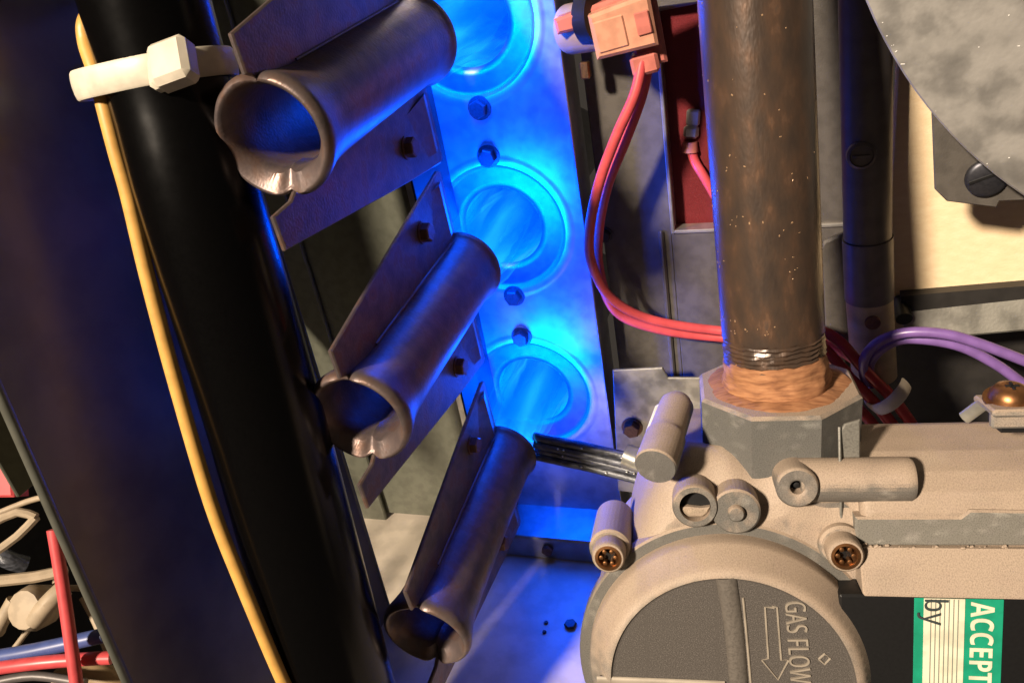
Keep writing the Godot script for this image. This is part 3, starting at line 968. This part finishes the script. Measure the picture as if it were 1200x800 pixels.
		dusty("screw_collar", s, v, Color(0.3, 0.24, 0.17), -0.5, 0.3)
		s = Shape.new().at(at)
		s.lathe([Vector2(3.3, 0.1), Vector2(2.6, 0.2), Vector2(2.3, -0.2), Vector2(2.0, -2.4), Vector2(0, -2.5)], 28)
		for k in 6:
			var a := Vector2.from_angle(TAU * k / 6.0) * 1.75
			s.at(at + mm(a.x, a.y, 0)).lathe([Vector2(0.55, -2.4), Vector2(0.55, -0.2), Vector2(0, 0.0)], 8)
		var torx := put("torx_screw", s, "bronze", v)
		s = Shape.new().at(at)
		s.lathe([Vector2(1.9, -2.2), Vector2(0, -2.1)], 20)
		put("socket", s, "black", torx)

	# --- the two bosses above the cover
	s = Shape.new().at(mm(-11.4, 34.6, -7.5))
	s.lathe([Vector2(0, -24), Vector2(5.4, -24), Vector2(5.4, -0.5), Vector2(5.0, 0), Vector2(3.7, 0), Vector2(3.7, -0.4), Vector2(3.7, -3.4), Vector2(0, -3.4)], 36)
	dusty("open_boss", s, v, Color(0.19, 0.175, 0.15), 0.05, 0.4)
	s = Shape.new().at(mm(-11.4, 34.6, -7.5))
	s.lathe([Vector2(3.6, -3.3), Vector2(0, -3.2)], 24)
	put("bore", s, "black", v)
	s = Shape.new().at(mm(-11.4, 34.6, -7.5))
	s.prism([Vector2(-3.5, -0.9), Vector2(-1.8, -0.5), Vector2(1.4, -0.9), Vector2(3.5, -0.6), Vector2(2.9, -2.2), Vector2(1.6, -3.2), Vector2(-1.6, -3.2), Vector2(-2.9, -2.2)], -3.3, -1.2, 0.4)
	dusty("settled_dust", s, v, Color(0.40, 0.31, 0.22), 0.0, 0.4)
	s = Shape.new().at(mm(-1.9, 33.1, -8.0))
	s.lathe([Vector2(0, -28), Vector2(5.7, -28), Vector2(5.7, -0.5), Vector2(5.2, 0), Vector2(2.0, 0), Vector2(2.0, 1.0), Vector2(1.6, 1.5), Vector2(0, 1.6)], 36)
	dusty("pin_boss", s, v, Color(0.17, 0.16, 0.14), 0.05, 0.4)
	s = Shape.new()
	s.prism([mm(-16.5, 31.3, -12.0), mm(-6.7, 31.3, -12.0), mm(2.5, 30.0, -12.0), mm(3.5, 22.5, -12.0), mm(-17.0, 19.9, -12.0)].map(func(q): return Vector2(q.x, q.y) * 1000.0), -30, -11.8, 0.8)
	dusty("boss_web", s, v)

	# --- side boss with its horizontal barrel
	s = Shape.new().at(mm(12.1, 39.2, -7.6))
	s.lathe([Vector2(0, -14), Vector2(4.9, -14), Vector2(4.9, -0.6), Vector2(4.4, 0), Vector2(2.5, 0), Vector2(1.7, -0.6), Vector2(1.6, -4), Vector2(0, -4)], 36)
	dusty("side_boss", s, v, Color(0.2, 0.18, 0.155), 0.05, 0.45)
	s = Shape.new().at(mm(12.1, 39.2, -7.6))
	s.lathe([Vector2(1.55, -3.8), Vector2(0.7, -3.6), Vector2(0.7, -2.0), Vector2(0, -1.9)], 16)
	put("bore", s, "black", v)
	s = Shape.new().at(mm(12.9, 38.8, -14.0), RIGHTWARD)
	s.lathe([Vector2(0, 0), Vector2(5.3, 0.2), Vector2(5.2, 24.8), Vector2(4.7, 25.6), Vector2(0, 25.8)], 36)
	dusty("barrel", s, v, Color(0.2, 0.18, 0.155), -0.1, 0.4)

	s = Shape.new()
	s.rod([mm(22.4, 51.9, -14.0), mm(22.3, 39.8, -12.4), mm(22.5, 28.6, -12.4)], 0.35, 8, 2)
	put("parting_line", s, "casting", v)
	# --- slanting pressure tap on the left
	var d0: Vector3 = mm(-20.3, 45.4, -6.0)
	var d1: Vector3 = mm(-15.2, 53.2, -28.0)
	s = Shape.new().at(d1, towards(d0 - d1))
	var long := d0.distance_to(d1) * 1000.0
	s.lathe([Vector2(0, -3), Vector2(3.6, -2.6), Vector2(4.4, -1.0), Vector2(4.6, long * 0.5), Vector2(5.0, long * 0.53), Vector2(5.1, long - 0.5), Vector2(4.8, long), Vector2(0, long + 0.3)], 36)
	dusty("pressure_tap", s, v, Color(0.17, 0.16, 0.145), 0.05, 0.4, 30.0)

	# --- right half of the body
	var xr := Basis(Vector3(0, 0, -1), Vector3(0, 1, 0), Vector3(1, 0, 0))   # outline (−z, y) drawn out along x
	s = Shape.new().at(mm(26.5, 0, 0), xr)
	s.prism([Vector2(9.5, 20), Vector2(9.5, 32.5), Vector2(12, 36.5), Vector2(16, 40.0), Vector2(22, 42.9), Vector2(28, 44.3), Vector2(34, 45.5), Vector2(36, 45.3), Vector2(39, 43.0), Vector2(50, 38.0), Vector2(50, 20)], 0, 70, 1.2)
	dusty("body_top", s, v, Color(0.2, 0.18, 0.15), -0.45, 0.15, 50.0)
	# edge strip
	s = Shape.new()
	s.prism([mm(25.0, 24.2, -9.0), mm(25.0, 31.4, -9.0), mm(47.5, 31.5, -9.0), mm(49.4, 33.2, -9.0), mm(75.7, 32.8, -9.0), mm(76.1, 24.7, -9.0)].map(func(q): return Vector2(q.x, q.y) * 1000.0), -14, -9, 0.5)
	dusty("edge_strip", s, v, Color(0.24, 0.225, 0.195), 0.3, 0.7)
	s = Shape.new()
	for k in 30:
		var q := mm(25.5 + pow(rng.randf(), 1.2) * 36.0, 24.3 + rng.randf_range(-0.2, 0.5), -8.7 + rng.randf_range(-0.2, 0.8))
		var r := rng.randf_range(0.2, 0.75)
		s.at(q, Basis(Vector3(1, 0.3, 0.2).normalized(), rng.randf() * 3.0)).box(Vector3.ZERO, Vector3(r * 1.6, r, r), r * 0.3)
	dusty("dust_crumbs", s, v, Color(0.4, 0.31, 0.22), -0.5, 0.2).set_meta("kind", "stuff")
	# coil housing with its dusty shoulder
	s = Shape.new().at(mm(25.6, 0, 0), xr)
	s.prism([Vector2(8.0, 24.4), Vector2(6, 20.5), Vector2(3.5, 15.2), Vector2(3.4, 14.6), Vector2(12, 14.4), Vector2(14, 24.4)], 0, 36.4, 0.4)
	dusty("coil_cap", s, v, Color(0.2, 0.18, 0.15), -0.6, 0.0, 30.0)
	s = Shape.new()
	s.box(Vector3(45.5, -6.2, -9.5), Vector3(50, 41.4, 11.4), 0.5)
	put("coil_housing", s, "black", v)
	s = Shape.new()
	s.box(Vector3(68, 17.5, -11), Vector3(9, 12, 9), 0.5)
	put("coil_end", s, "black", v)
	# label on the coil housing's face, z = -3.8
	var lab := Shape.new()
	lab.box(Vector3(45.9, -6.2, -3.65), Vector3(18.6, 41, 0.3), 0.1)
	var sticker := put("label_sticker", lab, "green", v)
	s = Shape.new()
	s.box(Vector3(42.9, -6.2, -3.5), Vector3(8.6, 41, 0.3), 0.05)
	put("white_field", s, "paper", sticker)
	s = Shape.new()
	for k in 7:
		s.box(Vector3(40.1 + k * 0.95, -6.2, -3.42), Vector3(0.2, 40.8, 0.3), 0.02)
	put("ruled_lines", s, "ink", sticker)
	lettering("lettering", "ACCEPT", 4.75, 0.12, "paper", sticker, mm(50.7, 3.4, -3.4), Basis(Vector3.BACK, -PI / 2), true, 0.86)
	lettering("lettering", "by", 1.75, 0.12, "dark_ink", sticker, mm(40.9, 11.2, -3.1), Basis(Vector3.BACK, -PI / 2), false)

	# --- terminal clip and its screw at the upper right
	s = Shape.new().at(mm(60.0, 54.9, -16.0))
	s.box(Vector3(3, -0.5, -4), Vector3(16, 1.8, 13), 0.5)
	s.box(Vector3(3, -2.6, -0.5), Vector3(15, 4.2, 2.2), 0.5)
	dusty("clip_plate", s, v, Color(0.27, 0.25, 0.22), -0.2, 0.3)
	s = Shape.new().at(mm(60.7, 56.2, -20.0), Basis(Vector3.RIGHT, 0.35) * UPWARD)
	s.lathe([Vector2(4.6, -0.6), Vector2(4.4, 1.0), Vector2(3.6, 2.4), Vector2(2.2, 3.2), Vector2(0.9, 3.4), Vector2(0, 2.6)], 32)
	s.lathe([Vector2(0, -0.8), Vector2(5.6, -0.8), Vector2(5.6, -0.3), Vector2(0, -0.2)], 32)
	put("clip_screw", s, "bronze", v)
	s = Shape.new().at(mm(60.7, 56.2, -20.0), Basis(Vector3.RIGHT, 0.35) * UPWARD)
	s.box(Vector3(0, 0, 3.3), Vector3(3.0, 0.7, 0.5), 0.1)
	s.box(Vector3(0, 0, 3.3), Vector3(0.7, 3.0, 0.5), 0.1)
	put("cross_slot", s, "black", v)
	s = Shape.new()
	s.rod([mm(55.4, 47.0, -34.0), mm(60.1, 53.3, -30.0)], 1.6, 8, 1, [], 0.5)
	put("brace", s, "galvanised", v)
	s = Shape.new().at(mm(60.5, 50.5, -16.0))
	s.box(Vector3(3, 0, -4), Vector3(12, 3.0, 8), 0.3)
	put("insulating_pad", s, "black", v)

# ---------------------------------------------------------------- right: disc, pole, shelf, bracket

func right_side() -> void:
	var d := thing("steel_disc", "large round galvanised steel plate at the upper right", "steel disc", mm(236.0, 118.6, 45.0))
	var s := Shape.new()
	s.lathe([Vector2(0, -1.2), Vector2(128.4, -1.2), Vector2(128.8, -0.8), Vector2(128.8, -0.2), Vector2(128.4, 0.2), Vector2(0, 0.2)], 160)
	put("sheet", s, "galvanised_disc", d)
	s = Shape.new()
	for k in 80:
		var a := rng.randf_range(PI * 1.02, PI * 1.48)
		var r := 128.0 - pow(rng.randf(), 3.0) * 60.0
		var l := rng.randf_range(0.2, 1.9) * rng.randf()
		s.at(mm(cos(a) * r, sin(a) * r, 0.25), Basis(Vector3.BACK, rng.randf_range(-0.3, 0.9))).box(Vector3.ZERO, Vector3(l, 0.22, 0.2), 0.05)
	var sc := put("scratches", s, "scratch", d)
	sc.set_meta("kind", "stuff")

	var t := thing("screw_bracket", "grey steel bracket with dark slotted screw below the steel disc", "bracket")
	s = Shape.new()
	s.prism([mm(133.7, 41.9, 38.0), mm(136.1, 18.2, 38.0), mm(139.3, 14.6, 38.0), mm(151.3, 12.2, 38.0), mm(151.9, 13.9, 38.0), mm(169.0, 13.8, 38.0), mm(164.8, 45.1, 38.0)].map(func(q): return Vector2(q.x, q.y) * 1000.0), 36.6, 38.0, 0.3)
	put("plate", s, "grey_panel", t)
	s = Shape.new().at(mm(148.0, 20.8, 38.0))
	s.lathe([Vector2(5.1, 0), Vector2(5.0, 1.2), Vector2(4.2, 2.0), Vector2(0, 2.4)], 32)
	put("screw_head", s, "dark_screw", t)
	s = Shape.new().at(mm(147.6, 21.6, 40.3), Basis(Vector3.BACK, 0.35))
	s.box(Vector3.ZERO, Vector3(8.2, 0.9, 0.4), 0.1)
	put("screw_slot", s, "black", t)

	# upright tube behind the iron pipe
	var p := thing("grey_conduit", "upright dark grey tube just right of the rusty pipe", "tube")
	var a := mm(117.7, 78.5, 20.0)
	var b := mm(122.3, -23.4, 20.0)
	s = Shape.new()
	s.rod([a, mm(121.1, -2.6, 20.0)], 6.9, 32, 1)
	put("upper_tube", s, "pole", p)
	s = Shape.new()
	s.rod([mm(121.1, -2.8, 20.0), b], 7.3, 32, 1)
	put("lower_sleeve", s, "pole", p)
	s = Shape.new()
	s.rod([b, mm(124.9, -52.7, 20.0)], 7.0, 32, 1)
	put("cream_sleeve", s, "cream", p)
	s = Shape.new().at(mm(123.1, -28.7, 27.2))
	s.lathe([Vector2(2.4, -0.5), Vector2(2.3, 0.3), Vector2(0, 0.5)], 20)
	put("rivet", s, "screw", p)
	s = Shape.new().at(mm(118.2, 25.3, 26.6))
	s.lathe([Vector2(4.2, -1), Vector2(4.0, 0.5), Vector2(3.2, 1.0), Vector2(2.9, 0.5), Vector2(0, 0.8)], 24)
	s.box(Vector3(0, 0, 0.9), Vector3(4.5, 0.7, 0.5), 0.1)
	put("clamp_screw", s, "pole", p)
	s = Shape.new()
	s.prism([mm(107.6, -10.8, 10.0), mm(108.9, -8.1, 10.0), mm(117.5, -4.6, 10.0), mm(118.8, -52.2, 10.0), mm(110.0, -52.3, 10.0)].map(func(q): return Vector2(q.x, q.y) * 1000.0), 7, 10, 0.8)
	tag(put("side_plate", s, "grey_panel"), "grey strip of metal between the rusty pipe and grey tube", "metal strip")

	# shelf rail
	var r := thing("steel_rail", "level grey steel rail under the cream board at the right edge", "rail")
	s = Shape.new()
	var ends := [[mm(132.3, -27.3, 12.0), mm(132.8, -33.3, 12.0), mm(134.5, -40.3, 12.0)], [mm(169.9, -24.2, 12.0), mm(170.4, -28.6, 12.0), mm(171.3, -36.1, 12.0)]]
	var e0: Array = ends[0]
	var e1: Array = ends[1]
	var back := mm(0, 0, -16)
	s.quad(e0[1], e1[1], e1[0], e0[0])
	s.quad(e0[0], e1[0], e1[0] + back, e0[0] + back)
	s.quad(e0[1] + back, e0[1], e0[0], e0[0] + back)
	put("web", s, "shadow_steel", r)
	s = Shape.new()
	var lip := mm(0, -1.5, 3.0)
	s.quad(e0[2] + lip, e1[2] + lip, e1[1], e0[1])
	s.quad(e0[2] + lip + mm(0, -0.8, -0.5), e1[2] + lip + mm(0, -0.8, -0.5), e1[2] + lip, e0[2] + lip)
	put("flange", s, "galvanised", r)
	s = Shape.new()
	s.rod([mm(132.3, -31.0, 8.0), mm(133.3, -33.6, 16.0)], 2.6, 14, 1)
	put("end_cap", s, "black", r)

	# galvanised bracket behind the valve, with its hex screw and a paper tag
	var g := thing("valve_bracket", "galvanised mounting bracket with hex screw left of the valve", "bracket")
	s = Shape.new()
	s.prism([mm(34.2, -57.2, 12.0), mm(53.1, -55.8, 12.0), mm(54.9, -60.2, 12.0), mm(90.6, -59.5, 12.0), mm(89.4, -122.2, 12.0), mm(29.9, -116.1, 12.0)].map(func(q): return Vector2(q.x, q.y) * 1000.0), 10.6, 12, 0.3)
	put("plate", s, "galvanised", g)
	s = Shape.new()
	put("hex_screw", hex_head(s.at(mm(39.2, -83.2, 12.0)), 3.4, 3.4, 4.2), "screw", g)
	s = Shape.new()
	s.prism([mm(50.7, -64.4, 40.0), mm(54.9, -53.8, 40.0), mm(60.4, -50.1, 40.0), mm(57.7, -62.3, 40.0), mm(51.3, -74.4, 40.0)].map(func(q): return Vector2(q.x, q.y) * 1000.0), 39.6, 40.2, 0.15)
	tag(put("white_tag", s, "tag"), "small white slip tucked beside the slanting pressure tap", "tag")

	# dark ribbed lead that enters the flame
	var l := thing("sensor_lead", "dark ribbed lead with wet glints reaching into the lowest flame", "lead")
	s = Shape.new()
	for k in 4:
		var o := mm(0, 4.0 - 3.0 * k, 0.8 * (k % 2))
		s.rod([mm(4.9, -80.3, 30.0) + o, mm(26.7, -81.3, 34.0) + o, mm(47.2, -82.8, 38.0) + o], 1.75, 10, 2)
	put("strands", s, "lead", l)
	s = Shape.new()
	s.rod([mm(41.3, -78.9, 36.0), mm(51.1, -81.0, 38.0)], 4.6, 14, 1)
	put("ferrule", s, "galvanised", l)
	s = Shape.new()
	for k in 11:
		var t2 := rng.randf_range(0.15, 1.0)
		var q: Vector3 = (mm(9.4, -80.1, 31.0)).lerp(mm(46.0, -82.5, 38.5), t2) + mm(0, 4.0 - 3.0 * (k % 4) + 0.9, 2.0)
		s.at(q).lathe([Vector2(0, -0.5), Vector2(0.3, -0.3), Vector2(0.42, 0), Vector2(0.3, 0.3), Vector2(0, 0.5)], 10)
	put("glints", s, "bright", l).set_meta("kind", "stuff")

# ---------------------------------------------------------------- wires and connectors

func wiring() -> void:
	# limit switch: ceramic barrel with two insulated terminals
	var w := thing("limit_switch", "beige ceramic limit switch barrel with small brass screw", "switch")
	var a := mm(32.9, 66.0, 6.0)
	var b := mm(45.3, 67.2, 12.0)
	var s := Shape.new().at(a, towards(b - a))
	s.lathe([Vector2(0, -0.4), Vector2(7.4, -0.4), Vector2(7.6, 0.4), Vector2(7.6, a.distance_to(b) * 1000.0), Vector2(0, a.distance_to(b) * 1000.0 + 0.2)], 40)
	put("barrel", s, "ceramic", w)
	s = Shape.new().at(mm(43.4, 69.4, 12.0), towards(b - a))
	s.lathe([Vector2(0, -3), Vector2(8.6, -3), Vector2(8.8, 2.2), Vector2(0, 2.4)], 36)
	put("collar", s, "black", w)
	s = Shape.new().at(mm(35.8, 52.6, 4.0))
	s.box(Vector3.ZERO, Vector3(3.2, 5.4, 3), 0.5)
	put("brass_screw", s, "brass", w)

	var c := thing("flag_terminal", "translucent orange flag terminal plugged onto the ceramic switch", "connector", mm(52.1, 66.2, 18.0), "insulated flag terminals", Basis(Vector3.UP, 0.15) * Basis(Vector3.BACK, 0.13))
	s = Shape.new()
	s.prism([Vector2(-9.2, -6.2), Vector2(9.2, -6.8), Vector2(9.6, 7.8), Vector2(-8.8, 6.6)], -4.2, 4.2, 1.0)
	put("housing", s, "salmon", c)
	s = Shape.new()
	s.box(Vector3(-3.5, 0, 4.3), Vector3(9, 9.0, 0.9), 0.4)
	put("pressed_panel", s, "salmon", c)
	s = Shape.new()
	s.box(Vector3(6.2, 0.5, 4.4), Vector3(4.2, 6.5, 1.0), 0.3)
	put("latch", s, "rose", c)
	var c2 := thing("flag_terminal", "rose coloured flag terminal behind the orange one, above the red wires", "connector", mm(57.9, 65.2, 12.0), "insulated flag terminals", Basis(Vector3.UP, 0.15) * Basis(Vector3.BACK, 0.13))
	s = Shape.new()
	s.prism([Vector2(-5, -11), Vector2(4.2, -11.5), Vector2(4.8, 11), Vector2(-26, 9.6), Vector2(-26, 5), Vector2(-5, 4)], -3.2, 3.2, 0.9)
	put("housing", s, "rose", c2)
	s = Shape.new()
	s.box(Vector3(-2.5, -10.0, 2.0), Vector3(8.4, 6.4, 7.0), 1.0)
	put("wire_cuff", s, "rose", c2)

	# two red wires that loop down and round behind the pipe
	s = Shape.new()
	s.rod([mm(56.7, 56.2, 16.0), mm(53.8, 46.7, 18.0), mm(46.8, 34.3, 19.0), mm(39.5, 19.3, 19.0), mm(34.0, 2.6, 18.0), mm(32.8, -11.1, 16.0), mm(37.3, -26.6, 12.0), mm(50.3, -38.2, 7.0), mm(75.5, -45.8, 2.0), mm(102.1, -44.2, 8.0), mm(118.4, -48.6, 16.0), mm(131.9, -62.8, 20.0), mm(142.0, -80.0, 20.0)], 1.75, 14, 6)
	tag(put("red_wire", s, "red"), "red wire on the inside of the loop from the orange terminal", "wire", "red wires in the loop")
	s = Shape.new()
	s.rod([mm(57.7, 54.7, 12.0), mm(54.7, 44.6, 12.0), mm(48.1, 30.7, 12.0), mm(40.5, 15.8, 12.0), mm(35.2, -0.8, 10.0), mm(33.1, -17.5, 8.0), mm(36.5, -35.6, 5.0), mm(51.4, -44.4, 3.0), mm(75.1, -50.4, -1.0), mm(102.1, -49.6, 4.0), mm(114.6, -53.8, 12.0), mm(126.9, -67.1, 18.0), mm(135.4, -80.3, 20.0)], 1.75, 14, 6)
	tag(put("red_wire", s, "red"), "red wire on the outside of the loop, in the shade of the other", "wire", "red wires in the loop")
	for k in 3:
		s = Shape.new()
		var o := mm(-4.2 * k + 1.0, -2.2 * k - 1.0, -2.0 + 1.5 * k)
		s.rod([mm(99.5, -31.4, 22.0) + o, mm(111.1, -32.6, 30.0) + o, mm(120.0, -42.7, 33.0) + o, mm(130.2, -56.7, 31.0) + o, mm(141.0, -76.5, 27.0) + o], 1.8, 12, 6)
		tag(put("dark_red_wire", s, "deep_red"), ["dark red wire uppermost in the bundle right of the inlet nut", "dark red wire in the middle of the bundle beside the nut", "dark red wire lowest in the bundle, next to the nut"][k], "wire", "red wires bundled beside the nut")
	s = Shape.new()
	s.rod([mm(122.7, -57.7, 30.0), mm(124.8, -55.5, 36.0), mm(128.4, -51.4, 38.5), mm(131.6, -47.5, 37.5), mm(133.2, -47.2, 33.0)], 2.3, 10, 5, [], 0.25, Vector3(0.6, -0.75, 0.1), true)
	tag(put("zip_tie", s, "nylon"), "clear zip tie round the red wire bundle behind the valve", "zip tie")

	# purple pair
	s = Shape.new()
	s.rod([mm(121.7, -49.7, 30.0), mm(120.5, -40.1, 32.0), mm(124.1, -32.7, 33.0), mm(131.4, -28.5, 34.0), mm(141.7, -28.2, 35.0), mm(151.9, -31.2, 36.0), mm(166.5, -37.7, 37.0)], 1.6, 12, 6)
	tag(put("purple_wire", s, "purple"), "purple wire arching on top from the red bundle to the right", "wire", "purple wires")
	s = Shape.new()
	s.rod([mm(123.6, -51.6, 28.0), mm(122.5, -43.2, 29.0), mm(125.9, -36.3, 30.0), mm(132.8, -32.3, 31.0), mm(145.9, -33.8, 32.0), mm(156.4, -39.4, 33.0), mm(164.8, -46.2, 34.0)], 1.6, 12, 6)
	tag(put("purple_wire", s, "purple"), "lower purple wire ending at the clip screw", "wire", "purple wires")

	# spade terminal in the window
	var t := thing("spade_wire", "short red wire with a bright spade terminal in the dark red window", "wire")
	s = Shape.new().at(mm(66.5, 26.2, -14.0), Basis(Vector3.BACK, -0.12))
	s.box(Vector3(0, 3.2, 0), Vector3(4.6, 5.5, 2.6), 0.6)
	s.box(Vector3(-0.4, -1.8, 0), Vector3(5.2, 4.6, 3.4), 1.0)
	put("spade_terminal", s, "bright", t)
	s = Shape.new()
	s.rod([mm(65.3, 20.9, -14.0), mm(65.1, 17.4, -13.5)], 3.0, 16, 2, [2.5, 2.9, 3.1])
	put("collar", s, "rose", t)
	s = Shape.new()
	s.rod([mm(65.2, 19.3, -13.5), mm(66.7, 13.8, -13.0), mm(69.7, 8.3, -12.0), mm(76.2, -5.4, -12.0)], 1.7, 12, 4)
	put("insulation", s, "red", t)
